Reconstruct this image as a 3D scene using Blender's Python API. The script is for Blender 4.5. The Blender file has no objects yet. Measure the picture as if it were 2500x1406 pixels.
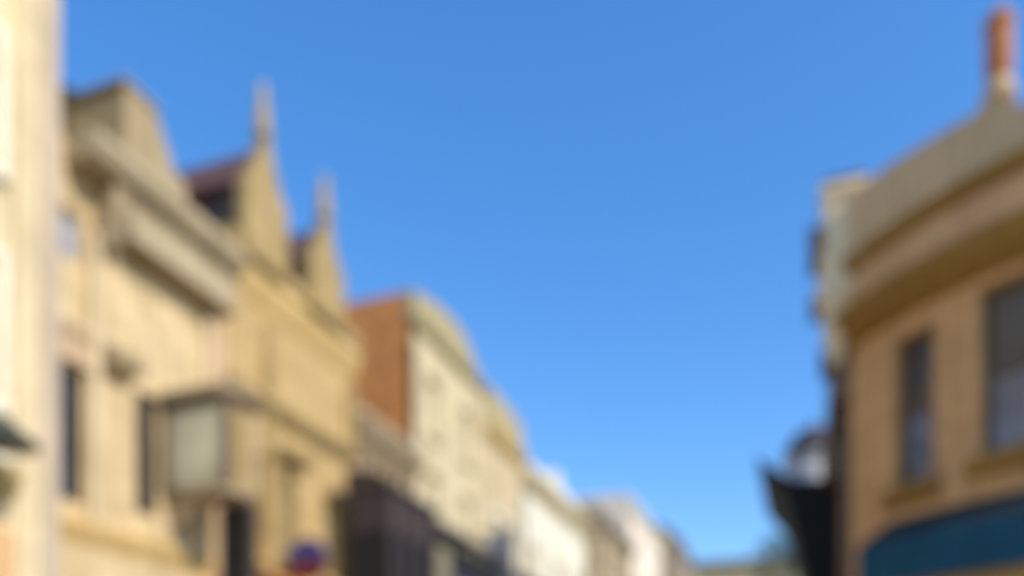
import bpy, bmesh, math, random
from mathutils import Vector, Matrix
random.seed(7)
R = math.radians
scn = bpy.context.scene
C = scn.collection

# ------------------------------------------------------------------ materials
def srgb(r, g, b):
    f = lambda c: (c/255/12.92) if c/255 <= .04045 else (((c/255)+.055)/1.055)**2.4
    return (f(r), f(g), f(b), 1)

def nodes(name):
    m = bpy.data.materials.new(name); m.use_nodes = True
    nt = m.node_tree; b = nt.nodes['Principled BSDF']
    return m, nt, b

def plaster(name, col, var=.12, scale=1.3, rough=.85, bump=.25, stain=.18, ashlar=0):
    """painted render: large blotches, vertical rain streaks, fine grain"""
    m, nt, b = nodes(name)
    N, L = nt.nodes.new, nt.links.new
    tc = N('ShaderNodeTexCoord')
    n1 = N('ShaderNodeTexNoise'); n1.inputs['Scale'].default_value = scale; n1.inputs['Detail'].default_value = 6
    L(tc.outputs['Object'], n1.inputs['Vector'])
    mp = N('ShaderNodeMapping'); mp.inputs['Scale'].default_value = (5, 5, .35)
    L(tc.outputs['Object'], mp.inputs['Vector'])
    n2 = N('ShaderNodeTexNoise'); n2.inputs['Scale'].default_value = 1.6; n2.inputs['Detail'].default_value = 5
    L(mp.outputs['Vector'], n2.inputs['Vector'])
    n3 = N('ShaderNodeTexNoise'); n3.inputs['Scale'].default_value = 60; n3.inputs['Detail'].default_value = 4
    L(tc.outputs['Object'], n3.inputs['Vector'])
    r1 = N('ShaderNodeValToRGB')
    c = Vector(col[:3])
    r1.color_ramp.elements[0].position = .3; r1.color_ramp.elements[1].position = .7
    r1.color_ramp.elements[0].color = (*(c*(1-var)), 1)
    r1.color_ramp.elements[1].color = (*(c*(1+var*.5)), 1)
    L(n1.outputs['Fac'], r1.inputs['Fac'])
    r2 = N('ShaderNodeValToRGB'); r2.color_ramp.elements[0].position = .35; r2.color_ramp.elements[1].position = .6
    g = 1-stain
    r2.color_ramp.elements[0].color = (g, g*.97, g*.92, 1); r2.color_ramp.elements[1].color = (1, 1, 1, 1)
    L(n2.outputs['Fac'], r2.inputs['Fac'])
    mx = N('ShaderNodeMix'); mx.data_type = 'RGBA'; mx.blend_type = 'MULTIPLY'; mx.inputs['Factor'].default_value = 1
    L(r1.outputs['Color'], mx.inputs['A']); L(r2.outputs['Color'], mx.inputs['B'])
    res = mx.outputs['Result']
    if ashlar:
        sx = N('ShaderNodeSeparateXYZ'); L(tc.outputs['Object'], sx.inputs[0])
        ad = N('ShaderNodeMath'); ad.operation = 'ADD'; L(sx.outputs[0], ad.inputs[0]); L(sx.outputs[1], ad.inputs[1])
        cx = N('ShaderNodeCombineXYZ'); L(ad.outputs[0], cx.inputs[0]); L(sx.outputs[2], cx.inputs[1])
        bt = N('ShaderNodeTexBrick'); L(cx.outputs[0], bt.inputs['Vector']); bt.inputs['Scale'].default_value = 1
        bt.inputs['Brick Width'].default_value = .62; bt.inputs['Row Height'].default_value = .29; bt.inputs['Mortar Size'].default_value = .010
        bt.inputs['Color1'].default_value = (1, 1, 1, 1); bt.inputs['Color2'].default_value = (1-ashlar, 1-ashlar, 1-ashlar*1.2, 1)
        bt.inputs['Mortar'].default_value = (.6, .55, .48, 1)
        m2 = N('ShaderNodeMix'); m2.data_type = 'RGBA'; m2.blend_type = 'MULTIPLY'; m2.inputs['Factor'].default_value = 1
        L(res, m2.inputs['A']); L(bt.outputs['Color'], m2.inputs['B']); res = m2.outputs['Result']
    L(res, b.inputs['Base Color'])
    bp = N('ShaderNodeBump'); bp.inputs['Strength'].default_value = bump; bp.inputs['Distance'].default_value = .01
    L(n3.outputs['Fac'], bp.inputs['Height']); L(bp.outputs['Normal'], b.inputs['Normal'])
    b.inputs['Roughness'].default_value = rough
    return m

def brick(name, c1, c2, mortar, bw=.22, bh=.075, axis='xz', rough=.85):
    m, nt, b = nodes(name)
    N, L = nt.nodes.new, nt.links.new
    tc = N('ShaderNodeTexCoord')
    sp = N('ShaderNodeSeparateXYZ'); L(tc.outputs['Object'], sp.inputs[0])
    ad = N('ShaderNodeMath'); ad.operation = 'ADD'
    L(sp.outputs[0], ad.inputs[0]); L(sp.outputs[1], ad.inputs[1])
    cb = N('ShaderNodeCombineXYZ'); L(ad.outputs[0], cb.inputs[0]); L(sp.outputs[2], cb.inputs[1])
    t = N('ShaderNodeTexBrick'); L(cb.outputs[0], t.inputs['Vector'])
    t.inputs['Color1'].default_value = c1; t.inputs['Color2'].default_value = c2; t.inputs['Mortar'].default_value = mortar
    t.inputs['Scale'].default_value = 1; t.inputs['Brick Width'].default_value = bw; t.inputs['Row Height'].default_value = bh
    t.inputs['Mortar Size'].default_value = .008; t.inputs['Bias'].default_value = -.1
    n = N('ShaderNodeTexNoise'); n.inputs['Scale'].default_value = 2; n.inputs['Detail'].default_value = 6
    L(tc.outputs['Object'], n.inputs['Vector'])
    rr = N('ShaderNodeValToRGB'); rr.color_ramp.elements[0].position = .3; rr.color_ramp.elements[0].color = (.7, .7, .7, 1)
    rr.color_ramp.elements[1].position = .65
    L(n.outputs['Fac'], rr.inputs['Fac'])
    mx = N('ShaderNodeMix'); mx.data_type = 'RGBA'; mx.blend_type = 'MULTIPLY'; mx.inputs['Factor'].default_value = 1
    L(t.outputs['Color'], mx.inputs['A']); L(rr.outputs['Color'], mx.inputs['B'])
    L(mx.outputs['Result'], b.inputs['Base Color'])
    bp = N('ShaderNodeBump'); bp.inputs['Strength'].default_value = .5; bp.inputs['Distance'].default_value = .01; bp.invert = True
    L(t.outputs['Fac'], bp.inputs['Height']); L(bp.outputs['Normal'], b.inputs['Normal'])
    b.inputs['Roughness'].default_value = rough
    return m

def glass(name, col, rough=.08, spec=.6):
    m, nt, b = nodes(name)
    N, L = nt.nodes.new, nt.links.new
    tc = N('ShaderNodeTexCoord')
    n = N('ShaderNodeTexNoise'); n.inputs['Scale'].default_value = 1.1
    L(tc.outputs['Object'], n.inputs['Vector'])
    rr = N('ShaderNodeValToRGB'); c = Vector(col[:3])
    rr.color_ramp.elements[0].position = .35; rr.color_ramp.elements[0].color = (*(c*.7), 1)
    rr.color_ramp.elements[1].position = .65; rr.color_ramp.elements[1].color = (*(c*1.2), 1)
    L(n.outputs['Fac'], rr.inputs['Fac']); L(rr.outputs['Color'], b.inputs['Base Color'])
    bp = N('ShaderNodeBump'); bp.inputs['Strength'].default_value = .05
    L(n.outputs['Fac'], bp.inputs['Height']); L(bp.outputs['Normal'], b.inputs['Normal'])
    b.inputs['Roughness'].default_value = rough; b.inputs['Specular IOR Level'].default_value = spec
    return m

def fabric(name, c1, c2=None, stripe=0, rough=.9):
    m, nt, b = nodes(name)
    N, L = nt.nodes.new, nt.links.new
    tc = N('ShaderNodeTexCoord')
    n = N('ShaderNodeTexNoise'); n.inputs['Scale'].default_value = 3; n.inputs['Detail'].default_value = 6
    L(tc.outputs['Object'], n.inputs['Vector'])
    rr = N('ShaderNodeValToRGB'); c = Vector(c1[:3])
    rr.color_ramp.elements[0].position = .3; rr.color_ramp.elements[0].color = (*(c*.75), 1)
    rr.color_ramp.elements[1].position = .7; rr.color_ramp.elements[1].color = (*(c*1.15), 1)
    L(n.outputs['Fac'], rr.inputs['Fac']); L(rr.outputs['Color'], b.inputs['Base Color'])
    w = N('ShaderNodeTexWave'); w.inputs['Scale'].default_value = 40
    L(tc.outputs['Object'], w.inputs['Vector'])
    bp = N('ShaderNodeBump'); bp.inputs['Strength'].default_value = .1
    L(w.outputs['Fac'], bp.inputs['Height']); L(bp.outputs['Normal'], b.inputs['Normal'])
    b.inputs['Roughness'].default_value = rough
    return m

M = {}
def P(key, rgb, **k): M[key] = plaster(key, (*rgb, 1), **k)
P('cream_paint', (.77, .63, .38), ashlar=.12)
P('pale_trim', (.86, .80, .62))
P('pinkish_stone', (.55, .44, .31))
P('ochre_band', (.50, .38, .17))
P('peach_plaster', (.74, .46, .22))
P('sand_plaster', (.74, .56, .31), ashlar=.2)
P('sand_trim', (.64, .50, .30))
P('grey_stone', (.48, .385, .235), ashlar=.12)
P('olive_stone', (.37, .28, .15))
P('taupe_stone', (.36, .27, .155))
P('gold_plaster', (.58, .40, .17), ashlar=.15)
P('gold_stone', (.44, .31, .125), ashlar=.15)
P('gold_trim', (.70, .48, .19))
P('rose_trim', (.60, .41, .25))
P('ivory_plaster', (.70, .58, .36), ashlar=.15)
P('olive_trim', (.40, .33, .17))
P('cream_stone', (.64, .51, .30), ashlar=.2)
P('white_plaster', (.76, .71, .56))
P('pink_white_plaster', (.82, .70, .57))
P('beige_plaster', (.50, .39, .23), ashlar=.2)
P('taupe_plaster', (.26, .21, .15))
P('rosy_plaster', (.62, .47, .34))
P('brown_plaster', (.80, .44, .18), ashlar=.15)
P('brown_frieze', (.74, .42, .19))
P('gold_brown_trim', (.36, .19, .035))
P('parapet_stone', (.68, .47, .25))
P('pinnacle_stone', (.88, .69, .42))
P('black_paint', (.008, .008, .009), rough=.8)
P('dark_brown_paint', (.06, .042, .032), rough=.6)
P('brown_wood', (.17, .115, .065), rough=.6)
P('dark_slate', (.075, .06, .07), rough=.7)
P('pale_lead', (.88, .88, .88), rough=.6)
P('red_wood', (.32, .07, .03), rough=.6)
P('maroon_paint', (.16, .02, .03), rough=.6)
P('blue_paint', (.05, .055, .22), rough=.6)
P('orange_paint', (.5, .22, .06), rough=.6)
P('terracotta', (.52, .19, .06), rough=.8)
P('dark_green_paint', (.02, .035, .028), rough=.4)
P('aged_metal', (.10, .10, .10), rough=.5)
P('olive_frame', (.25, .22, .13))
P('asphalt', (.05, .05, .052), scale=3)
P('paving', (.36, .31, .24), scale=2)
P('kerbstone', (.32, .30, .27), scale=2)
P('trunk_bark', (.10, .07, .05))
P('tar_roof', (.10, .095, .09))
M['orange_brick'] = brick('orange_brick', srgb(218, 140, 68), srgb(188, 112, 54), srgb(205, 150, 90))
M['roof_slate'] = brick('roof_slate', (.15, .07, .065, 1), (.19, .085, .07, 1), (.06, .035, .035, 1), .25, .18)
M['red_tile'] = brick('red_tile', (.34, .09, .03, 1), (.25, .06, .02, 1), (.08, .03, .02, 1), .25, .2)
M['glass_blue'] = glass('glass_blue', (.16, .18, .24))
M['glass_dark'] = glass('glass_dark', (.03, .03, .032))
M['glass_brown'] = glass('glass_brown', (.09, .072, .05), rough=.3)
M['glass_green_reflect'] = glass('glass_green_reflect', (.50, .46, .31), rough=.3)  # green-grey reflection in the panes, put into the base colour
M['glass_pale'] = glass('glass_pale', (.33, .34, .38), rough=.3)
M['glass_white'] = glass('glass_white', (.75, .76, .74), rough=.3)
M['blind_cream'] = plaster('blind_cream', (.68, .60, .42, 1))
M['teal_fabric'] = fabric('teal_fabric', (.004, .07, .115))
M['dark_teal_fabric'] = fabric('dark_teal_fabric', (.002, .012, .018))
M['brown_fabric'] = fabric('brown_fabric', (.055, .036, .034))
M['black_fabric'] = fabric('black_fabric', (.012, .010, .010))
M['blue_grey_fabric'] = fabric('blue_grey_fabric', (.20, .21, .25))
def leafmat():
    m, nt, b = nodes('leaf_green')
    N, L = nt.nodes.new, nt.links.new
    tc = N('ShaderNodeTexCoord'); n = N('ShaderNodeTexNoise'); n.inputs['Scale'].default_value = .8
    L(tc.outputs['Object'], n.inputs['Vector'])
    rr = N('ShaderNodeValToRGB'); rr.color_ramp.elements[0].position = .35; rr.color_ramp.elements[0].color = (.02, .045, .012, 1)
    rr.color_ramp.elements[1].position = .65; rr.color_ramp.elements[1].color = (.07, .11, .03, 1)
    L(n.outputs['Fac'], rr.inputs['Fac']); L(rr.outputs['Color'], b.inputs['Base Color'])
    b.inputs['Roughness'].default_value = .6
    return m
M['leaf_green'] = leafmat()

# ------------------------------------------------------------------ mesh helpers
class MB:
    def __init__(s): s.v = []; s.f = []
    def add(s, vs, fs):
        k = len(s.v); s.v += [tuple(p) for p in vs]; s.f += [tuple(i+k for i in f) for f in fs]; return s
    def box(s, x0, x1, y0, y1, z0, z1):
        v = [(x, y, z) for z in (z0, z1) for y in (y0, y1) for x in (x0, x1)]
        return s.add(v, [(0,2,3,1), (4,5,7,6), (0,1,5,4), (2,6,7,3), (0,4,6,2), (1,3,7,5)])
    def prism(s, prof, a, b, axis='x'):
        """prof: closed list of 2-D points; extruded from a to b along axis.
        axis x: prof=(y,z); axis y: prof=(x,z); axis z: prof=(x,y)"""
        n = len(prof)
        def mk(t, p):
            return (t, p[0], p[1]) if axis == 'x' else (p[0], t, p[1]) if axis == 'y' else (p[0], p[1], t)
        v = [mk(a, p) for p in prof] + [mk(b, p) for p in prof]
        f = [tuple(range(n)), tuple(range(2*n-1, n-1, -1))]
        f += [(i, i+n, (i+1) % n+n, (i+1) % n) for i in range(n)]
        return s.add(v, f)
    def lathe(s, cx, cy, prof, seg=24):
        k = len(s.v); n = len(prof)
        for i in range(seg):
            a = 2*math.pi*i/seg
            s.v += [(cx+r*math.cos(a), cy+r*math.sin(a), z) for r, z in prof]
        for i in range(seg):
            j = (i+1) % seg
            for q in range(n-1):
                s.f.append((k+i*n+q, k+j*n+q, k+j*n+q+1, k+i*n+q+1))
        s.f.append(tuple(k+i*n for i in range(seg))[::-1]); s.f.append(tuple(k+i*n+n-1 for i in range(seg)))
        return s
    def tube(s, pts, r, seg=10):
        pts = [Vector(p) for p in pts]; k = len(s.v)
        for i, p in enumerate(pts):
            d = (pts[min(i+1, len(pts)-1)]-pts[max(i-1, 0)]).normalized()
            a = d.orthogonal().normalized(); b = d.cross(a)
            rr = r[i] if isinstance(r, (list, tuple)) else r
            for q in range(seg):
                t = 2*math.pi*q/seg
                s.v.append(tuple(p+a*math.cos(t)*rr+b*math.sin(t)*rr))
        for i in range(len(pts)-1):
            for q in range(seg):
                s.f.append((k+i*seg+q, k+i*seg+(q+1) % seg, k+(i+1)*seg+(q+1) % seg, k+(i+1)*seg+q))
        s.f.append(tuple(k+q for q in range(seg))[::-1]); s.f.append(tuple(k+(len(pts)-1)*seg+q for q in range(seg)))
        return s
    def build(s, name, mat, parent=None, bevel=0, smooth=False, loc=None):
        me = bpy.data.meshes.new(name); me.from_pydata(s.v, [], s.f)
        bm = bmesh.new(); bm.from_mesh(me)
        bmesh.ops.remove_doubles(bm, verts=bm.verts, dist=1e-5)
        bmesh.ops.recalc_face_normals(bm, faces=bm.faces); bm.to_mesh(me); bm.free()
        me.materials.append(M[mat] if isinstance(mat, str) else mat)
        if smooth:
            for p in me.polygons: p.use_smooth = True
        o = bpy.data.objects.new(name, me); C.objects.link(o)
        if parent: o.parent = parent
        if loc: o.location = loc
        if bevel:
            b = o.modifiers.new('edge', 'BEVEL'); b.width = bevel; b.segments = 2; b.limit_method = 'ANGLE'
        return o

def thing(name, label, cat, loc=(0, 0, 0), rz=0, group=None):
    o = bpy.data.objects.new(name, None); C.objects.link(o)
    o.location = loc; o.rotation_euler = (0, 0, rz); o['label'] = label; o['category'] = cat
    o.empty_display_size = .3
    if group: o['group'] = group
    return o
def structure(o): o['kind'] = 'structure'; return o

# wall in the local x-z plane at y=yf facing -y, with real openings of depth d
def wall_holes(mb, x0, x1, z0, z1, holes, yf=0, d=.22, back=None):
    xs = sorted({x0, x1, *[h[0] for h in holes], *[h[1] for h in holes]})
    zs = sorted({z0, z1, *[h[2] for h in holes], *[h[3] for h in holes]})
    inside = lambda x, z: any(h[0] < x < h[1] and h[2] < z < h[3] for h in holes)
    for i in range(len(xs)-1):
        for j in range(len(zs)-1):
            if not inside((xs[i]+xs[i+1])/2, (zs[j]+zs[j+1])/2):
                mb.add([(xs[i], yf, zs[j]), (xs[i+1], yf, zs[j]), (xs[i+1], yf, zs[j+1]), (xs[i], yf, zs[j+1])], [(0, 1, 2, 3)])
    for a, b, c, e in holes:
        y2 = yf+d
        mb.add([(a,yf,c),(a,y2,c),(a,y2,e),(a,yf,e)], [(0,1,2,3)]); mb.add([(b,yf,c),(b,y2,c),(b,y2,e),(b,yf,e)], [(3,2,1,0)])
        mb.add([(a,yf,c),(b,yf,c),(b,y2,c),(a,y2,c)], [(0,1,2,3)]); mb.add([(a,yf,e),(b,yf,e),(b,y2,e),(a,y2,e)], [(3,2,1,0)])
    if back is not None:   # the rest of the shell
        mb.add([(x0,yf,z0),(x0,back,z0),(x0,back,z1),(x0,yf,z1)], [(0,1,2,3)])
        mb.add([(x1,yf,z0),(x1,back,z0),(x1,back,z1),(x1,yf,z1)], [(0,1,2,3)])
        mb.add([(x0,back,z0),(x1,back,z0),(x1,back,z1),(x0,back,z1)], [(0,1,2,3)])
        mb.add([(x0,yf,z1),(x1,yf,z1),(x1,back,z1),(x0,back,z1)], [(0,1,2,3)])
    return mb

def window(parent, x0, x1, z0, z1, yf=0, frame='pale_trim', gl='glass_blue', bars=(1, 1), sill=True, surround=None, d=.22, blind=None, hood=None):
    """window part > glass, sill, surround"""
    fy = yf+d-.06; w = .06
    mb = MB()
    mb.box(x0, x0+w, fy, fy+.05, z0, z1).box(x1-w, x1, fy, fy+.05, z0, z1)
    mb.box(x0+w, x1-w, fy, fy+.05, z0, z0+w).box(x0+w, x1-w, fy, fy+.05, z1-w, z1)
    for i in range(bars[0]):
        cx = x0+(x1-x0)*(i+1)/(bars[0]+1); mb.box(cx-.025, cx+.025, fy+.003, fy+.047, z0+w, z1-w)
    for i in range(bars[1]):
        cz = z0+(z1-z0)*(i+1)/(bars[1]+1); mb.box(x0+w, x1-w, fy+.006, fy+.044, cz-.025, cz+.025)
    f = mb.build('window', frame, parent)
    MB().box(x0+.001, x1-.001, fy+.052, fy+.06, z0+.001, z1-.001).build('glass', gl, f)
    if blind:
        MB().box(x0+w, x1-w, fy+.026, fy+.036, z0+(z1-z0)*blind, z1-w).build('blind', 'blind_cream', f)
    if sill: MB().box(x0-.12, x1+.12, yf-.14, yf+.0, z0-.13, z0-.002).build('sill', surround or frame, f, bevel=.01)
    if surround:
        t = .13
        m = MB().box(x0-t, x0-.002, yf-.05, yf, z0, z1+t).box(x1+.002, x1+t, yf-.05, yf, z0, z1+t).box(x0-.002, x1+.002, yf-.05, yf, z1+.002, z1+t)
        m.build('surround', surround, f)
    if hood:
        MB().prism([(yf, z1+.16), (yf-.28, z1+.22), (yf-.34, z1+.34), (yf-.30, z1+.38), (yf, z1+.44)], x0-.22, x1+.22).build('hood', hood, f, bevel=.01)
    return f

def cornice(parent, x0, x1, zb, zt, out, mat, yf=0, name='cornice', steps=5, dent=0, soffit=None):
    """moulded cornice along x: profile grows outward from zb to zt"""
    prof = [(yf, zb)]
    h = zt-zb
    for i in range(steps):
        a = (i+.0)/steps; b = (i+1)/steps
        o = out*(a**.8)+out*.12
        o2 = out*(b**.8)
        z = zb+h*(.08+.75*a); z2 = zb+h*(.08+.75*b)
        prof += [(yf-min(o, out), z), (yf-min(max(o2, o), out), z2-h*.03)]
    prof += [(yf-out*1.04, zb+h*.86), (yf-out*1.04, zt), (yf, zt+.03)]
    c = MB().prism(prof, x0, x1).build(name, mat, parent)
    if dent:
        n = max(1, int((x1-x0)/dent))
        for i in range(n):
            cx = x0+(x1-x0)*(i+.5)/n
            MB().prism([(yf-.002, zb-.34), (yf-.12, zb-.30), (yf-out*.45, zb-.08), (yf-out*.6, zb+h*.12), (yf-.002, zb+h*.12)], cx-.07, cx+.07).build('bracket', mat if not soffit else soffit, parent)
    return c

# ------------------------------------------------------------------ camera geometry of the street
AZ = R(20)                                    # street runs 20 degrees right of north
U = Vector((math.sin(AZ), math.cos(AZ), 0)); NL = Vector((math.cos(AZ), -math.sin(AZ), 0))
LD = 10.0                                     # camera to left building line
ROT = math.pi/2-AZ
def left(s, o=0, z=0): return -NL*(LD-o)+U*s+Vector((0, 0, z))
# local axes of a left building: x = along the street, -y = out over the pavement

# ------------------------------------------------------------------ ground
def sheet(name, pts, z, mat):
    return structure(MB().add([(x, y, z) for x, y in pts], [tuple(range(len(pts)))]).build(name, mat))
sheet('ground', [(-600, -600), (600, -600), (600, 900), (-600, 900)], -.15, 'paving')
def strip(name, o0, o1, z0, z1, mat, s0=-30, s1=88):
    e = MB()
    q = [left(s0, o0), left(s1, o0), left(s1, o1), left(s0, o1)]
    v = [(p.x, p.y, z) for z in (z0, z1) for p in q]
    e.add(v, [(3, 2, 1, 0), (4, 5, 6, 7), (0, 1, 5, 4), (1, 2, 6, 5), (2, 3, 7, 6), (3, 0, 4, 7)])
    return structure(e.build(name, mat))
strip('road', 2.6, 8.1, -.12, 0, 'asphalt')
strip('pavement', -.3, 2.44, -.12, .12, 'paving')
strip('kerb', 2.44, 2.6, -.12, .125, 'kerbstone')
strip('kerb', 8.1, 8.26, -.12, .125, 'kerbstone')
strip('pavement', 8.26, 14, -.12, .12, 'paving')

# ================================================================== LEFT ROW
# ---- A: cream corner building at the left edge
A = thing('cream_building', 'tall cream painted building with white windows filling the left edge of the street', 'building', left(0), ROT)
ax1 = 8.31
hol = [(6.3, 7.48, 8.7, 10.4), (6.3, 7.48, 5.75, 7.6), (3.6, 4.8, 8.6, 10.5), (3.6, 4.8, 5.75, 7.7), (4.6, 7.0, .6, 2.3)]
wall_holes(MB(), 0, ax1-.6, 0, 13.2, hol, yf=-.35, back=7).build('wall', 'cream_paint', A)
for h in hol[:4]:
    window(A, *h, yf=-.35, frame='pale_trim', gl='glass_white', bars=(1, 1), surround='pale_trim')
window(A, *hol[4], yf=-.35, frame='peach_plaster', gl='glass_dark', bars=(2, 0), sill=False)
MB().box(ax1-.6, ax1, -.42, 7, 0, 13.2).build('corner_pier', 'cream_paint', A, bevel=.02)
MB().box(ax1-.27, ax1+.02, -.47, -.424, .5, 12.5).build('pilaster', 'pinkish_stone', A, bevel=.02)
cornice(A, 0, ax1-.6, 4.55, 4.98, .22, 'ochre_band', yf=-.35, name='string_course')
cornice(A, 0, ax1+.05, 12.2, 13.2, .5, 'pinkish_stone', yf=-.42)
MB().box(0, ax1-.63, -.42, -.353, 5.02, 5.3).build('panel_band', 'pale_trim', A, bevel=.01)
MB().box(1, ax1-.65, -.47, -.353, 2.6, 4.2).build('shop_fascia', 'peach_plaster', A, bevel=.02)

# wall lantern on A
wl = thing('wall_lamp', 'dark green gooseneck lamp shade on the cream building at the left edge', 'lamp', left(7.1, .38, 5.05), ROT)
MB().tube([(0, 0, .25), (0, -.25, .38), (0, -.5, .38), (0, -.62, .28)], .03).build('arm', 'dark_green_paint', wl)
MB().lathe(0, -.62, [(.04, .3), (.08, .25), (.14, .2), (.36, .02), (.37, -.02), (.33, -.02)]).build('lamp_shade', 'dark_green_paint', wl, smooth=True)
MB().lathe(0, 0, [(.12, .15), (.12, .33)], 16).build('wall_plate', 'dark_green_paint', wl)

# ---- B: sand building with the big bracketed cornice
B = thing('sand_building', 'sand coloured building with deep grey bracketed cornice and oriel window', 'building', left(0), ROT)
b0, b1 = 8.78, 12.02
hb = [(8.72, 9.16, 8.4, 9.15), (8.56, 9.12, 4.95, 6.85), (10.3, 11.5, .5, 3.4), (9.3, 10.1, .1, 3.2), (10.12, 10.56, 5.1, 7.05)]
wall_holes(MB(), 8.4, b1, 0, 10.1, hb, d=.12, back=7).build('wall', 'sand_plaster', B)
window(B, *hb[0], frame='sand_trim', gl='glass_pale', bars=(0, 0), sill=False, d=.12)
f = window(B, *hb[1], frame='dark_brown_paint', gl='glass_dark', bars=(0, 1), d=.12, sill=False)
MB().prism([(8.84+.42*math.cos(t), 6.92+.32*math.sin(t)) for t in [i*math.pi/10 for i in range(11)]], -.10, -.004, 'y').build('arch', 'rose_trim', f)
window(B, *hb[4], frame='dark_brown_paint', gl='glass_dark', bars=(0, 1), d=.12, sill=False)
window(B, *hb[2], frame='dark_brown_paint', gl='glass_dark', bars=(1, 0))
window(B, *hb[3], frame='brown_wood', gl='glass_dark', bars=(1, 0), sill=False)
for x in (9.27, 11.72):
    MB().box(x-.09, x+.09, -.12, -.002, 4.6, 9.0).build('pilaster', 'sand_trim', B, bevel=.02)
MB().box(b1-.22, b1-.02, -.2, -.002, 0, 9.7).build('corner_pier', 'rose_trim', B, bevel=.02)
MB().prism([(-.003, 7.0), (-.22, 7.1), (-.32, 7.25), (-.32, 7.38), (-.003, 7.46)], 9.42, 9.9).build('window_hood', 'olive_stone', B)
MB().box(9.67, b1+.02, -.38, -.002, 9.12, 9.7).build('frieze', 'grey_stone', B, bevel=.02)
MB().box(9.65, b1+.04, -.41, -.002, 9.05, 9.118).build('frieze_shadow_moulding', 'taupe_stone', B, bevel=.01)  # thin darker strip: shadow line below the frieze put into the stone colour
MB().prism([(-.002, 9.702), (-.40, 9.702), (-.56, 9.76), (-.63, 9.9), (-.66, 9.93), (-.66, 10.07), (-.002, 10.07)], b0, b1+.04).build('cornice', 'grey_stone', B, bevel=.02)
MB().prism([(-.004, 8.8), (-.18, 8.85), (-.3, 9.1), (-.42, 9.4), (-.42, 9.698), (-.004, 9.698)], 9.3, 9.6).build('bracket', 'taupe_stone', B, bevel=.01)
cornice(B, 8.45, 10.3, 7.25, 7.5, .13, 'sand_trim', name='string_course')
cornice(B, 8.45, 12.0, 4.35, 4.7, .14, 'gold_trim', name='string_course')
MB().box(b0+.02, b1-.02, -.42, 6.5, 10.09, 10.19).build('parapet', 'grey_stone', B, bevel=.02)
MB().box(10.62, 10.9, -.3, .3, 10.21, 10.7).build('parapet_block', 'olive_stone', B, bevel=.02)
MB().prism([(9.5, 10.21), (10.6, 10.21), (10.45, 10.75), (10.12, 11.27), (9.5, 11.27)], -.42, .9, 'y').build('attic_block', 'olive_stone', B, bevel=.03)
MB().box(9.44, 10.16, -.46, 1.0, 11.275, 11.35).build('attic_coping', 'olive_stone', B, bevel=.02)
MB().prism([(.45, 10.55), (.45, 11.35), (1.1, 11.9), (2.2, 12.6), (2.2, 10.55)], 9.9, 11.2).build('attic_roof', 'dark_slate', B)
# oriel
ori = MB()
x0, x1, yo, z0, z1 = 10.62, 11.35, -1.38, 5.3, 7.0
ori.prism([(x0+.1, 0-.002), (x0, yo+.15), (x0+.15, yo), (x1-.15, yo), (x1, yo+.15), (x1-.1, -.002)], z0+.14, z0+.28, 'z')
ow = ori.build('oriel', 'taupe_stone', B, bevel=.01)
MB().prism([(x0-.08, -.002), (x0-.08, yo+.1), (x0+.12, yo-.1), (x1-.12, yo-.1), (x1+.08, yo+.1), (x1+.08, -.002)], z1, z1+.15, 'z').build('oriel_roof', 'taupe_stone', ow, bevel=.02)
MB().box(x0, x0+.1, -.2, -.003, z0+.282, z1-.002).box(x0, x0+.1, yo+.12, yo+.02, z0+.282, z1-.002).box(x0, x0+.1, yo+.12, -.2, z1-.14, z1-.002).box(x0+.1, x1, yo+.02, yo+.12, z1-.14, z1-.002).build('oriel_frame', 'brown_wood', ow)
MB().box(x0+.04, x0+.06, yo+.12, -.2, z0+.284, z1-.142).build('side_pane', 'glass_green_reflect', ow)
MB().box(x0+.1, x1-.1, yo+.05, yo+.07, z0+.284, z1-.142).build('front_pane', 'gold_stone', ow)
MB().box(x1-.1, x1, yo+.02, -.003, z0+.282, z1-.142).build('oriel_wall', 'sand_trim', ow)
MB().prism([(-.002, z0-.3), (-.15, z0-.2), (-.5, z0+.05), (-.6, z0+.138), (-.002, z0+.138)], x0+.25, x1-.25).build('corbel', 'sand_trim', ow)

# dark projecting sign with round top
sg = thing('hanging_sign', 'tall dark brown projecting sign with rounded top below the oriel window', 'sign', left(11.95), ROT)
pr = [(-.10, 2.9), (-.10, 5.45)]+[(-.45-.35*math.cos(t)*-1*-1, 5.5+.35*math.sin(t)) for t in [i*math.pi/12 for i in range(13)]]
pr = [(-.10, 2.9)]+[(-.475+.375*math.cos(t), 5.45+.42*math.sin(t)) for t in [i*math.pi/12 for i in range(13)]]+[(-.85, 2.9)]
MB().prism(pr, -.09, .09).build('sign_board', 'dark_brown_paint', sg, bevel=.02)
pr2 = [(-.17, 3.0)]+[(-.475+.305*math.cos(t), 5.42+.33*math.sin(t)) for t in [i*math.pi/12 for i in range(13)]]+[(-.78, 3.0)]
MB().prism(pr2, -.115, -.091).build('sign_panel', 'black_paint', sg)
for z in (5.3, 3.3): MB().tube([(0, .0, z), (0, -.1, z)], .03).build('bracket', 'aged_metal', sg)

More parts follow.
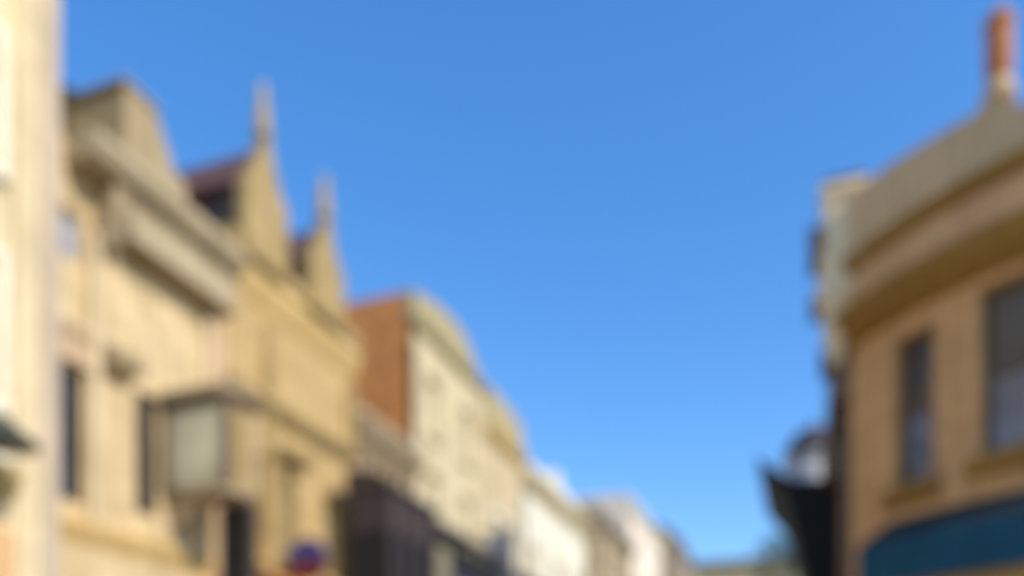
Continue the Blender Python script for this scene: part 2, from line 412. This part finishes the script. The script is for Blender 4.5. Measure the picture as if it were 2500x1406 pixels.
# ---- C: golden building with twin pointed dormers
G = thing('golden_building', 'golden building with two pointed finialled gables above its cornice', 'building', left(0), ROT)
c0, c1 = 12.06, 16.6
hc = [(13.9, 14.35, 5.0, 6.9), (12.6, 13.3, 5.0, 7.0), (15.4, 15.9, 5.0, 6.9), (12.8, 14.2, .4, 3.2), (14.8, 16.2, .4, 3.2)]
wall_holes(MB(), c0, c1, 0, 9.9, hc, back=7).build('wall', 'gold_plaster', G)
for i, h in enumerate(hc):
    window(G, *h, frame='olive_frame', gl=('glass_green_reflect', 'blind_cream', 'blind_cream', 'glass_dark', 'glass_dark')[i], bars=(0, 1), surround='gold_plaster', hood='gold_stone' if i == 0 else None, sill=i < 3)
cornice(G, c0, c1, 7.75, 8.1, .22, 'gold_stone', name='string_course')
cornice(G, c0, c1, 9.7, 10.35, .24, 'gold_trim')
for x in (13.45, 16.45):
    MB().box(x-.13, x+.13, -.12, -.002, 0, 9.6).build('pilaster', 'gold_stone', G, bevel=.02)
MB().prism([(-.3, 10.39), (-.22, 10.75), (6, 10.9), (6, 10.39)], c0+.02, c1-.02).build('mansard_roof', 'gold_stone', G)
def dormer(xc, hw, zb, ze, zp, ztip, depth, win=True):
    # concave, flared gable front
    n = 10; pts = []
    for i in range(n+1):
        t = i/n; pts.append((xc-hw*(1-t)**1.0*(1-.35*math.sin(math.pi*t)), ze+(zp-ze)*t))
    for i in range(n-1, -1, -1):
        t = i/n; pts.append((xc+hw*(1-t)*(1-.35*math.sin(math.pi*t)), ze+(zp-ze)*t))
    prof = [(xc+hw, zb), (xc-hw, zb)]+pts
    dm = MB().prism(prof, -.42, -.16, 'y').build('gable', 'gold_stone', G, bevel=.015)
    MB().box(xc-hw+.08, xc+hw-.08, -.155, depth, zb, ze-.12).build('cheek', 'taupe_stone', dm)
    rp = [(xc-hw-.12, ze-.15)]+[(xc-hw*(1-i/n)*(1-.35*math.sin(math.pi*i/n)), ze-.05+(zp-.25-ze)*(i/n)) for i in range(1, n)]+[(xc, zp-.3)]
    rp += [(2*xc-a, b) for a, b in rp[-2::-1]]
    MB().prism(rp, -.155, depth, 'y').build('roof', 'roof_slate', dm)
    MB().box(xc-hw-.02, xc-hw+.078, .63, depth-.1, zb+.4, ze-.17).build('eave_board', 'red_tile', dm)
    if win:
        MB().box(xc-hw+.02, xc-hw+.078, -.14, .62, zb+.05, ze-.2).build('side_window', 'dark_brown_paint', dm)
    MB().box(xc-.2, xc+.2, -.44, -.422, zb+.9, ze-.2).build('front_window', 'olive_stone', dm)
    MB().lathe(xc, -.29, [(.16, zp-.16), (.17, zp), (.11, zp+.08), (.15, zp+.2), (.12, zp+.3), (.085, (zp+ztip)/2+.15), (.05, ztip)], 12).build('finial', 'gold_stone', dm, smooth=True)
dormer(12.92, .62, 10.4, 11.75, 12.95, 13.85, 2.0)
dormer(15.0, .62, 10.4, 11.5, 12.65, 13.45, 1.4, win=False)

# ---- C2: low rose-trimmed shop between
H = thing('low_building', 'narrow low building with rose trimmed cornice between golden gables and orange brick wall', 'building', left(0), ROT)
hh = [(17.3, 18.1, 6.9, 8.1), (18.5, 19.2, 6.9, 8.1), (17.2, 19.4, .4, 3.2)]
wall_holes(MB(), 16.64, 19.7, 0, 8.6, hh, back=7).build('wall', 'rosy_plaster', H)
for h in hh: window(H, *h, frame='pale_trim', gl='blind_cream' if h[2] > 5 else 'glass_dark')
cornice(H, 16.64, 19.7, 8.2, 9.0, .4, 'taupe_stone', dent=.6)
MB().box(16.66, 19.68, -.1, 6, 9.04, 9.3).build('parapet', 'grey_stone', H, bevel=.02)

# ---- D: ivory building with orange brick flank
D = thing('ivory_building', 'tall ivory fronted building with bare orange brick side wall and curved olive coping', 'building', left(0), ROT)
d0, d1 = 19.74, 24.7
hd = [(20.5, 21.3, 6.9, 8.9), (22.9, 23.7, 6.9, 8.9), (20.5, 21.3, 10, 11.6), (22.9, 23.7, 10, 11.6), (20.3, 24.1, .4, 3.2)]
mb = wall_holes(MB(), d0, d1, 0, 12.75, hd)
mb.build('wall', 'ivory_plaster', D)
MB().box(d0, d1, .24, 7, 0, 13.5).build('brick_wall', 'orange_brick', D)
for h in hd: window(D, *h, frame='pale_trim', gl='blind_cream' if h[2] > 5 else 'glass_dark', surround='ivory_plaster', bars=(0, 1))
n = 14
prof = [(d0, 12.78)]+[(d0+(d1-d0)*t, z) for t, z in ((0, 13.5), (.12, 13.62), (.3, 13.85), (.5, 13.95), (.66, 13.9), (.8, 13.6), (.92, 13.2), (.99, 12.95))]+[(d1, 12.78)]
MB().prism(prof, -.02, .22, 'y').build('curved_parapet', 'olive_trim', D)
cornice(D, d0, d1, 12.45, 12.76, .22, 'olive_trim')
cornice(D, d0, d1, 5.2, 5.6, .25, 'pale_trim', name='string_course')
for x in (d0+.16, d1-.2):
    MB().box(x-.15, x+.15, -.1, -.002, 5.6, 12).build('pilaster', 'ivory_plaster', D, bevel=.02)

# ---- E: cream with curved trim
E = thing('cream_stone_building', 'cream stone building with curved ochre cornice right of the tall ivory one', 'building', left(0), ROT)
e0, e1 = 24.74, 28.4
he = [(25.5, 26.4, 7, 9), (26.9, 27.8, 7, 9), (25.2, 28.0, .4, 3.2)]
wall_holes(MB(), e0, e1, 0, 11.7, he, back=7).build('wall', 'cream_stone', E)
for h in he: window(E, *h, frame='pale_trim', gl='blind_cream' if h[2] > 5 else 'glass_dark', surround='pale_trim')
prof = [(e0, 11.74)]+[(e0+(e1-e0)*t, 12.6+.45*math.sin(math.pi*(.35+.5*t))) for t in [i/n for i in range(n+1)]]+[(e1, 11.74)]
MB().prism(prof, -.1, .3, 'y').build('curved_parapet', 'olive_trim', E)
cornice(E, e0, e1, 11.25, 11.72, .35, 'gold_trim')

# ---- further houses of the left row: (name, label, s0, s1, z, wallmat, trim, out, kind)
def far_house(name, label, s0, s1, z, wall, trim, out=0, style='flat', cat='building'):
    o = thing(name, label, cat, left(0, out), ROT)
    w = s1-s0; n = max(1, int(w/2.6)); hs = []
    for fl in range(3):
        za = 4.6+fl*2.6
        if za+1.7 > z-.8: break
        for i in range(n):
            c = s0+w*(i+.5)/n; hs.append((c-.45, c+.45, za, za+1.6))
    hs.append((s0+.6, s1-.6, .4, 3.1))
    wall_holes(MB(), s0, s1, 0, z-.3, hs, back=8).build('wall', wall, o)
    for h in hs: window(o, *h, frame='pale_trim', gl='glass_brown' if h[2] > 4 else 'glass_dark', bars=(0, 1), surround=trim if h[2] > 4 else None, blind=.4 if h[2] > 4 else None)
    cornice(o, s0, s1, z-.9, z-.28, .4, trim)
    if style == 'gable':
        m = (s0+s1)/2
        MB().prism([(s0+.05, z-.26), (s1-.05, z-.26), (s1-.4, z+.2), (m+.6, z+.5), (m, z+1.1), (m-.6, z+.5), (s0+.4, z+.2)], -.05, .3, 'y').build('gable', wall, o)
    elif style == 'hip':
        MB().prism([(-.2, z-.24), (2.5, z+1.1), (6, z+1.1), (8, z-.24)], s0+.1, s1-.1).build('roof', 'dark_slate', o)
    else:
        MB().box(s0+.03, s1-.03, -.1, 7.9, z-.26, z).build('parapet', wall, o, bevel=.02)
    cornice(o, s0, s1, 3.5, 3.9, .3, trim, name='string_course')
    ch = MB().box(s1-1.5, s1-.7, 2.2, 3.4, z-.2, z+1.5 if style != 'hip' else z+2.1).build('chimney', 'rose_trim', o, bevel=.03)
    for k in (-1.3, -.95): MB().lathe(s1+k, 2.8, [(.13, 0), (.14, .1), (.1, .5), (.12, .55)], 10).build('chimney_pot', 'terracotta', ch, loc=(0, 0, (z+1.5 if style != 'hip' else z+2.1)-.02))
    MB().tube([(s0+.12, -.09, .3), (s0+.12, -.09, z-1)], .05, 8).build('downpipe', 'aged_metal', o)
    return o
far_house('white_building', 'white rendered building with small stepped gable just beyond the ochre cornice', 28.44, 37.6, 11.6, 'white_plaster', 'cream_stone', 0, 'gable')
far_house('beige_building', 'beige building with dark window surrounds in the distance', 37.7, 46.6, 12.5, 'beige_plaster', 'taupe_plaster', .35, 'flat')
far_house('pinkish_building', 'pinkish white tall building far down the street', 46.7, 58.4, 15.5, 'pink_white_plaster', 'white_plaster', .0, 'flat')
far_house('taupe_building', 'dark taupe building with hipped slate roof far down the street', 58.5, 67.7, 16.3, 'taupe_plaster', 'taupe_plaster', .6, 'hip')
far_house('rosy_building', 'rosy plaster building at the far left end of the street', 67.8, 80, 15.5, 'rosy_plaster', 'pink_white_plaster', .0, 'flat')

# building closing the street
X = thing('closing_building', 'long low beige building closing the far end of the street', 'building', (U*98).to_tuple(), -AZ)
hs = [(x, x+1.4, z, z+2) for x in range(-26, 30, 4) for z in (4, 8, 12, 16)]
wall_holes(MB(), -30, 34, 0, 21.6, hs, back=14).build('wall', 'cream_stone', X)
for h in hs[::1]: window(X, *h, frame='pale_trim', gl='glass_blue', sill=False)
cornice(X, -30, 34, 20.8, 21.7, .6, 'gold_stone')
MB().prism([(0, 21.75), (7, 23.0), (14, 21.75)], -29, 33).build('roof', 'red_tile', X)

# tree at the end of the street
def tree(name, label, loc, h, cr, seed):
    rnd = random.Random(seed)
    t = thing(name, label, 'tree', loc)
    pts = [(0, 0, -.1), (.1, 0, h*.3), (-.1, .1, h*.55), (.1, 0, h*.8)]
    mb = MB().tube(pts, [.35, .27, .18, .06], 10)
    for i in range(9):
        a = rnd.uniform(0, 6.28); z = h*rnd.uniform(.35, .6); q = cr*rnd.uniform(.5, .8)
        mb.tube([(0, 0, z), (math.cos(a)*q*.5, math.sin(a)*q*.5, z+q*.5), (math.cos(a)*q, math.sin(a)*q, z+q*.8)], [.12, .08, .03], 6)
    mb.build('trunk', 'trunk_bark', t)
    fm = MB(); clumps = []
    for i in range(42):
        a = rnd.uniform(0, 6.28); rr = cr*math.sqrt(rnd.random())*.85; zz = h*.68+rnd.uniform(-1, 1)*h*.26
        rr *= math.sqrt(max(.1, 1-((zz-h*.68)/(h*.33))**2))
        clumps.append((math.cos(a)*rr, math.sin(a)*rr, zz, rnd.uniform(.5, 1.1)*cr*.3))
    for cx, cy, cz, r in clumps:
        for k in range(150):
            d = Vector((rnd.gauss(0, 1), rnd.gauss(0, 1), rnd.gauss(0, 1))).normalized()*r*rnd.uniform(.6, 1.1)
            p = Vector((cx, cy, cz))+d
            a = Vector((rnd.uniform(-1, 1), rnd.uniform(-1, 1), rnd.uniform(-1, 1))).normalized()*.16
            b = a.orthogonal().normalized()*.09
            fm.add([p-a, p+b, p+a, p-b], [(0, 1, 2, 3)])
    me = bpy.data.meshes.new('crown'); me.from_pydata(fm.v, [], fm.f); me.materials.append(M['leaf_green'])
    o = bpy.data.objects.new('crown', me); C.objects.link(o); o.parent = t
    return t
tree('leafy_tree', 'green leafy tree at the far end of the street beside the black canopy', (U*74+NL*-1.6).to_tuple(), 19.6, 3.8, 3)

# ---- things over the left pavement
# dark brown gallery
K = thing('timber_gallery', 'dark brown timber gallery projecting over the pavement beside the golden building', 'gallery', left(0), ROT)
k0, k1, ko = 15.1, 18.0, 1.5
k0 = 15.62
MB().prism([(-.42, 6.92), (-ko-.06, 6.92), (-ko-.06, 7.0), (-1.1, 7.3), (-.42, 7.42)], k0, k1).build('roof', 'dark_brown_paint', K, bevel=.02)
MB().box(k0+.05, k1-.05, -ko+.08, -.54, 2.9, 6.0).build('lower_panel', 'black_paint', K)
MB().box(k0+.05, k1-.05, -ko+.05, -.54, 6.02, 6.9).build('upper_panel', 'brown_fabric', K)
for i in range(4):
    x = k0+.05+(k1-k0-.22)*i/3
    MB().box(x, x+.12, -ko-.02, -ko+.045, 2.9, 6.9).build('post', 'dark_brown_paint', K)
MB().box(18.02, 23.1, -1.3, -.54, 3.0, 6.5).build('shaded_shop_front', 'black_paint', K)  # added block, black so the shade under the awning is in its paint
MB().box(18.4, 19.2, -1.33, -1.302, 3.4, 6.3).build('panel', 'olive_frame', K)
MB().box(19.5, 21.3, -1.33, -1.302, 3.4, 5.6).build('pane', 'glass_blue', K)
# awnings further along
def awning(label, s0, s1, zt, zb, out, mat, vm, group=None, o0=0):
    a = thing('shop_awning', label, 'awning', left(0, o0), ROT, group)
    MB().prism([(-.02, zt), (-out, zb), (-out, zb-.03), (-.02, zt-.06)], s0, s1).build('canopy', mat, a)
    n = max(2, int((s1-s0)/.35)); v = MB()
    for i in range(n):
        xa, xb = s0+(s1-s0)*i/n, s0+(s1-s0)*(i+1)/n; m = (xa+xb)/2
        v.add([(xa, -out-.004, zb), (xb, -out-.004, zb), (xb, -out-.004, zb-.25), (m, -out-.004, zb-.34), (xa, -out-.004, zb-.25)], [(0, 1, 2, 3, 4)])
    v.build('valance', vm, a)
    fr = MB()
    for x in (s0+.04, s1-.04): fr.tube([(x, -.02, zb-.5), (x, -out+.03, zb-.06)], .02, 6)
    fr.build('arm', 'aged_metal', a)
    return a
awning('black fabric awning just beyond the dark timber gallery', 18.1, 23.2, 7.7, 6.75, 1.45, 'black_fabric', 'black_fabric')
awning('black fabric awning under the white building', 25.6, 31.0, 7.5, 6.3, 1.4, 'black_fabric', 'black_fabric')
bn = thing('hanging_banner', 'pale blue grey banner hanging between the two black awnings', 'banner', left(24.2), ROT)
MB().tube([(0, 0, 8.0), (0, -1.3, 8.0)], .03).build('pole', 'aged_metal', bn)
MB().box(-.02, .02, -1.2, -.35, 4.4, 7.95).build('cloth', 'blue_grey_fabric', bn)
# round blue sign over red board near golden building
rs = thing('round_sign', 'round blue sign with maroon lower half projecting from the golden building', 'sign', left(13.7, 0, 5.0), ROT)
def disc(cx, cz, r, a0, a1, n=18): return [(cx+r*math.cos(a0+(a1-a0)*i/n), cz+r*math.sin(a0+(a1-a0)*i/n)) for i in range(n+1)]
MB().prism(disc(-.75, 0, .42, 0, math.pi), -.05, .05).build('upper_board', 'blue_paint', rs)
MB().prism(disc(-.75, -.004, .42, math.pi, 2*math.pi), -.05, .05).build('lower_board', 'maroon_paint', rs)
MB().tube([(0, 0, .1), (0, -.36, .1)], .025).build('bracket', 'aged_metal', rs)
ob = thing('shop_awning', 'small burnt orange awning below the round blue sign', 'awning', left(0), ROT)
MB().prism([(-.13, 4.75), (-1.1, 4.15), (-1.1, 4.1), (-.13, 4.68)], 13.0, 16.2).build('canopy', 'orange_paint', ob)
MB().box(13.0, 16.2, -1.12, -1.104, 3.9, 4.14).build('valance', 'orange_paint', ob)
MB().prism([(-.13, 4.66), (-1.08, 4.09), (-.13, 4.0)], 13.0, 13.03).build('side_flap', 'brown_wood', ob)

# ================================================================== RIGHT SIDE
# curved corner building: arc starting at the street corner
PC = Vector((4.98, 12.0, 0)); RAD = 6.0; A0 = R(-14)
# heading (coming toward the viewer) at arc length q
def arc(q, o=0):
    h = A0-q/RAD                              # receding azimuth at q
    # centre of the circle lies on the inner side
    n0 = Vector((-math.cos(A0), math.sin(A0), 0))      # outward normal at q=0 (faces the street)
    n0 = Vector((-math.cos(A0), math.sin(A0)*1, 0))
    cen = PC-n0*RAD
    n = Vector((-math.cos(h), math.sin(h), 0))
    return cen+n*(RAD+o), n, Vector((-math.sin(h), -math.cos(h), 0))
QL = RAD*R(84)
RB = thing('round_corner_building', 'brown building with curved corner facade, stone parapet and terracotta urn at the right', 'building', (0, 0, 0))
def arc_band(name, mat, prof, parent=RB, q0=0.0, q1=QL, n=44, bevel=0):
    """sweep a closed profile [(outward, z)] round the facade"""
    mb = MB(); k = len(prof)
    for i in range(n+1):
        q = q0+(q1-q0)*i/n
        for o, z in prof:
            p, nn, t = arc(q, o); mb.v.append((p.x, p.y, z))
    for i in range(n):
        for j in range(k):
            mb.f.append((i*k+j, i*k+(j+1) % k, (i+1)*k+(j+1) % k, (i+1)*k+j))
    mb.f.append(tuple(range(k))); mb.f.append(tuple(n*k+j for j in range(k))[::-1])
    return mb.build(name, mat, parent, bevel=bevel)
WT = 7.6     # wall top under the cornice
wins = [(.82, 1.44, 4.95, 6.95), (2.02, 3.2, 5.05, 7.1), (4.4, 5.6, 5.05, 7.1)]
# wall: strips with openings
def arc_wall():
    qs = sorted({0, QL, *[w[0] for w in wins], *[w[1] for w in wins], *[QL*i/40 for i in range(41)]})
    zs = sorted({0, 3.2, WT, *[w[2] for w in wins], *[w[3] for w in wins]})
    mb = MB(); ins = lambda q, z: any(w[0] < q < w[1] and w[2] < z < w[3] for w in wins)
    P3 = lambda q, z, o=0: (*arc(q, o)[0].xy, z)
    for i in range(len(qs)-1):
        for j in range(len(zs)-1):
            if not ins((qs[i]+qs[i+1])/2, (zs[j]+zs[j+1])/2):
                mb.add([P3(qs[i], zs[j]), P3(qs[i+1], zs[j]), P3(qs[i+1], zs[j+1]), P3(qs[i], zs[j+1])], [(0, 1, 2, 3)])
    for a, b, c, e in wins:
        for q in (a, b): mb.add([P3(q, c), P3(q, c, -.22), P3(q, e, -.22), P3(q, e)], [(0, 1, 2, 3)])
        for z in (c, e): mb.add([P3(a, z), P3(b, z), P3(b, z, -.22), P3(a, z, -.22)], [(0, 1, 2, 3)])
    # street side and rear
    e1, _, _ = arc(QL); far = PC+U*4.3; back = far+NL*7; bk2 = e1+NL*0+Vector((3.5, .3, 0))
    loop = [PC, far, back, bk2, e1]
    for i in range(4):
        a, b = loop[i], loop[i+1]
        mb.add([(a.x, a.y, 0), (b.x, b.y, 0), (b.x, b.y, WT+.4), (a.x, a.y, WT+.4)], [(0, 1, 2, 3)])
    top = [(p.x, p.y, WT+.4) for p in loop]
    mb.add(top, [(0, 1, 2, 3, 4)])
    return mb.build('wall', 'brown_plaster', RB)
arc_wall()
for a, b, c, e in wins:
    w = arc_band('window', 'brown_wood', [(-.14, c), (-.19, c), (-.19, c+.07), (-.14, c+.07)], q0=a, q1=b, n=6)
    arc_band('top_rail', 'brown_wood', [(-.14, e-.07), (-.19, e-.07), (-.19, e), (-.14, e)], w, a, b, 6)
    arc_band('middle_rail', 'brown_wood', [(-.15, (c+e)/2-.03), (-.18, (c+e)/2-.03), (-.18, (c+e)/2+.03), (-.15, (c+e)/2+.03)], w, a, b, 6)
    for q in (a, b-.06): arc_band('jamb', 'brown_wood', [(-.14, c+.07), (-.19, c+.07), (-.19, e-.07), (-.14, e-.07)], w, q, q+.06, 2)
    arc_band('upper_pane', 'glass_brown', [(-.20, (c+e)/2), (-.21, (c+e)/2), (-.21, e), (-.20, e)], w, a, b, 6)
    arc_band('lower_pane', 'glass_blue', [(-.20, c), (-.21, c), (-.21, (c+e)/2-.002), (-.20, (c+e)/2-.002)], w, a, b, 6)
    arc_band('sill', 'gold_brown_trim', [(.002, c-.28), (.10, c-.24), (.14, c-.05), (.002, c-.02)], w, a-.1, b+.1, 8)
# cornice, frieze, parapet
arc_band('cornice', 'gold_brown_trim', [(0, 7.22), (.10, 7.25), (.14, 7.34), (.26, 7.40), (.30, 7.54), (.36, 7.58), (.36, 7.65), (0, 7.68)])
arc_band('frieze', 'brown_frieze', [(0, 7.70), (.14, 7.70), (.14, 8.2), (0, 8.2)])
arc_band('upper_moulding', 'gold_brown_trim', [(0, 8.22), (.16, 8.22), (.24, 8.3), (.26, 8.42), (0, 8.46)])
# parapet rising to a pediment near q = 2.2
def parapet():
    mb = MB(); n = 60
    for i in range(n+1):
        q = QL*i/n; d = abs(q-2.24)
        zt = 9.42-.1*q+.22*math.exp(-(d/.11)**2)-(.2*min(1, max(0, q-2.3)/.3))
        for o, z in ((.12, 8.48), (.12, zt), (-.2, zt), (-.2, 8.48)):
            p = arc(q, o)[0]; mb.v.append((p.x, p.y, z))
    for i in range(n):
        for j in range(4): mb.f.append((i*4+j, i*4+(j+1) % 4, i*4+4+(j+1) % 4, i*4+4+j))
    mb.f.append((0, 1, 2, 3)); mb.f.append((n*4+3, n*4+2, n*4+1, n*4))
    return mb.build('parapet', 'parapet_stone', RB)
parapet()
pu, nu, tu = arc(2.24, -.04)
MB().lathe(pu.x, pu.y, [(.19, 9.3), (.18, 9.42), (.15, 9.48), (.14, 9.54)], 20).build('urn_base', 'parapet_stone', RB, smooth=True)
MB().lathe(pu.x, pu.y, [(.12, 9.54), (.14, 9.56), (.15, 9.7), (.155, 9.9), (.15, 10.1), (.14, 10.2), (.17, 10.22), (.17, 10.28), (.12, 10.32), (.11, 10.38)], 24).build('urn', 'terracotta', RB, smooth=True)
# pinnacle at the corner
pp = Vector((4.9, 12.12, 0))
def sq(mb, cx, cy, prof, rot):
    k = len(mb.v)
    for w, z in prof:
        for a in range(4):
            t = rot+math.pi/4+a*math.pi/2; mb.v.append((cx+w*1.414*math.cos(t), cy+w*1.414*math.sin(t), z))
    n = len(prof)
    for i in range(n-1):
        for a in range(4): mb.f.append((k+i*4+a, k+i*4+(a+1) % 4, k+i*4+4+(a+1) % 4, k+i*4+4+a))
    mb.f.append((k, k+3, k+2, k+1)); mb.f.append(tuple(k+(n-1)*4+a for a in range(4)))
    return mb
sq(MB(), pp.x, pp.y, [(.27, 8.48), (.31, 8.52), (.31, 8.62), (.26, 8.66), (.26, 9.4), (.32, 9.46), (.32, 9.58)], ROT).build('pinnacle', 'pinnacle_stone', RB, bevel=.02)
sq(MB(), 4.76, 12.05, [(.06, 7.0), (.12, 7.3), (.19, 7.5), (.17, 7.8), (.26, 7.95), (.26, 8.15), (.18, 8.2), (.24, 8.47)], ROT).build('pinnacle_console', 'pinnacle_stone', RB, bevel=.02)
sq(MB(), pp.x, pp.y, [(.32, 9.585), (.28, 9.68), (.12, 9.78)], ROT).build('pinnacle_cap', 'dark_slate', RB, bevel=.02)
# dark cornice return on the street side
def side_box(name, mat, s0, s1, o0, o1, z0, z1, parent=RB, bevel=.01):
    q = [PC+U*s0-NL*o0, PC+U*s1-NL*o0, PC+U*s1-NL*o1, PC+U*s0-NL*o1]
    v = [(p.x, p.y, z) for z in (z0, z1) for p in q]
    return MB().add(v, [(3, 2, 1, 0), (4, 5, 6, 7), (0, 1, 5, 4), (1, 2, 6, 5), (2, 3, 7, 6), (3, 0, 4, 7)]).build(name, mat, parent, bevel=bevel)
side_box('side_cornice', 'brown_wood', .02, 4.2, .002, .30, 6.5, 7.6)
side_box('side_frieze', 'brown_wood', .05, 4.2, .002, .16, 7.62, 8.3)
side_box('downpipe', 'brown_wood', .12, .24, .004, .12, 0, 6.4)
side_box('shutter_box', 'dark_slate', .8, 1.3, .05, .60, 9.05, 9.6)
side_box('shutter_box', 'dark_slate', 1.0, 1.4, .05, .58, 8.35, 8.62)
side_box('shutter_box', 'dark_slate', .7, 1.2, .05, .42, 7.3, 7.6)
side_box('shutter_box', 'brown_wood', .6, 1.2, .03, .40, 5.6, 6.1)

# teal awning round the curve
TA = thing('curved_awning', 'teal fabric awning wrapping the curved corner building over its shop', 'awning', (0, 0, 0))
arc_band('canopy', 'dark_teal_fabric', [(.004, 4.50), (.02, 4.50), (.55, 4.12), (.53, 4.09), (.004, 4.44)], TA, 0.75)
arc_band('valance', 'teal_fabric', [(.55, 4.115), (.565, 4.115), (.565, 3.52), (.55, 3.52)], TA, 0.75)
SF = arc_band('shop_fascia', 'gold_trim', [(.002, 3.0), (.16, 3.05), (.16, 3.7), (.002, 3.7)], RB, .1)
arc_band('fascia_light_box', 'black_paint', [(.162, 3.1), (.2, 3.1), (.2, 3.25), (.162, 3.25)], RB, .1)

# ---- next building on the right: black flared canopy, pale drum with dark dome
Q = thing('turret_building', 'dark shaded building with small domed turret beyond the curved corner building', 'building', (0, 0, 0))
def rp(s, o, z=0):  # s along street from corner PC, o outward to the street
    p = PC+U*s-NL*o; return Vector((p.x, p.y, z))
def rbox(name, mat, s0, s1, o0, o1, z0, z1, parent, bevel=.01): return side_box(name, mat, s0, s1, o0, o1, z0, z1, parent, bevel)
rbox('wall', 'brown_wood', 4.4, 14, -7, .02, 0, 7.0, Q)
rbox('cornice', 'dark_brown_paint', 4.4, 14, .022, .3, 6.6, 7.02, Q)
c = rp(6.2, .5)
MB().lathe(c.x, c.y, [(.60, 6.6), (.60, 7.5), (.68, 7.55), (.68, 7.6)], 20).build('turret', 'pale_lead', Q, smooth=False)
MB().lathe(c.x, c.y, [(.66, 7.6), (.62, 7.85), (.46, 8.1), (.22, 8.3), (.05, 8.35), (.02, 8.5)], 20).build('dome', 'dark_slate', Q, smooth=True)
CN = thing('flared_canopy', 'black flared canopy with upturned pointed corner beyond the curved corner building', 'canopy', (0, 0, 0))
cm = MB()
prof = [(-.02, 3.0), (.6, 3.0), (.62, 4.3), (.74, 5.0), (.9, 5.8), (1.05, 6.4), (1.25, 6.85), (1.62, 7.32), (1.2, 6.98), (.9, 6.75), (-.02, 6.7)]
for s in (4.6, 9.5):
    for o, z in prof: cm.v.append(tuple(rp(s, o, z)))
k = len(prof)
cm.f = [tuple(range(k)), tuple(range(2*k-1, k-1, -1))]+[(i, i+k, (i+1) % k+k, (i+1) % k) for i in range(k)]
cm.build('canopy_shell', 'black_paint', CN)

# houses behind the camera side / beyond, so the street is closed from other angles
# (only what the photograph could plausibly reach is built)

# ------------------------------------------------------------------ camera
F = 2000
cam = bpy.data.cameras.new('camera'); co = bpy.data.objects.new('camera', cam); C.objects.link(co)
co.location = (0, 0, 1.6); co.rotation_euler = (R(90), 0, 0)
cam.sensor_width = 36; cam.lens = 36*F/2500
cam.shift_y = (1790-703)/2500
cam.clip_end = 3000; cam.clip_start = .05
cam.dof.use_dof = True; cam.dof.focus_distance = .92
cam.dof.aperture_fstop = 1.0
scn.camera = co

# ------------------------------------------------------------------ light
SUNV = Vector((.80, -.60, 0)).normalized(); EL = R(36)
sd = Vector((SUNV.x*math.cos(EL), SUNV.y*math.cos(EL), math.sin(EL)))
sun = bpy.data.lights.new('sun', 'SUN'); sun.energy = 4.5; sun.angle = R(.53); sun.color = (1, .93, .82)
so = bpy.data.objects.new('sun', sun); C.objects.link(so); so.location = (20, -10, 40)
so.rotation_euler = sd.to_track_quat('Z', 'Y').to_euler()
w = bpy.data.worlds.new('World'); scn.world = w; w.use_nodes = True
nt = w.node_tree; bg = nt.nodes['Background']
sky = nt.nodes.new('ShaderNodeTexSky'); sky.sky_type = 'NISHITA'; sky.sun_disc = False
sky.sun_elevation = EL; sky.sun_rotation = math.atan2(SUNV.x, SUNV.y)
sky.air_density = 1.0; sky.dust_density = .4; sky.ozone_density = 2.5
# grade the physical sky: deeper blue, gentler rise in brightness towards the horizon
sp = nt.nodes.new('ShaderNodeSeparateColor'); sp.mode = 'HSV'; cb = nt.nodes.new('ShaderNodeCombineColor'); cb.mode = 'HSV'
nt.links.new(sky.outputs[0], sp.inputs[0])
def mth(op, v, i):
    m = nt.nodes.new('ShaderNodeMath'); m.operation = op; m.inputs[1].default_value = v
    nt.links.new(i, m.inputs[0]); return m.outputs[0]
nt.links.new(mth('ADD', .004, sp.outputs[0]), cb.inputs[0])
nt.links.new(mth('MULTIPLY', 1.29, sp.outputs[1]), cb.inputs[1])
nt.links.new(mth('MULTIPLY', 3.04, mth('POWER', .75, sp.outputs[2])), cb.inputs[2])
nt.links.new(cb.outputs[0], bg.inputs['Color'])
bg.inputs['Strength'].default_value = .12
scn.view_settings.view_transform = 'Standard'; scn.view_settings.look = 'None'; scn.view_settings.exposure = 0
scn.cycles.use_denoising = True
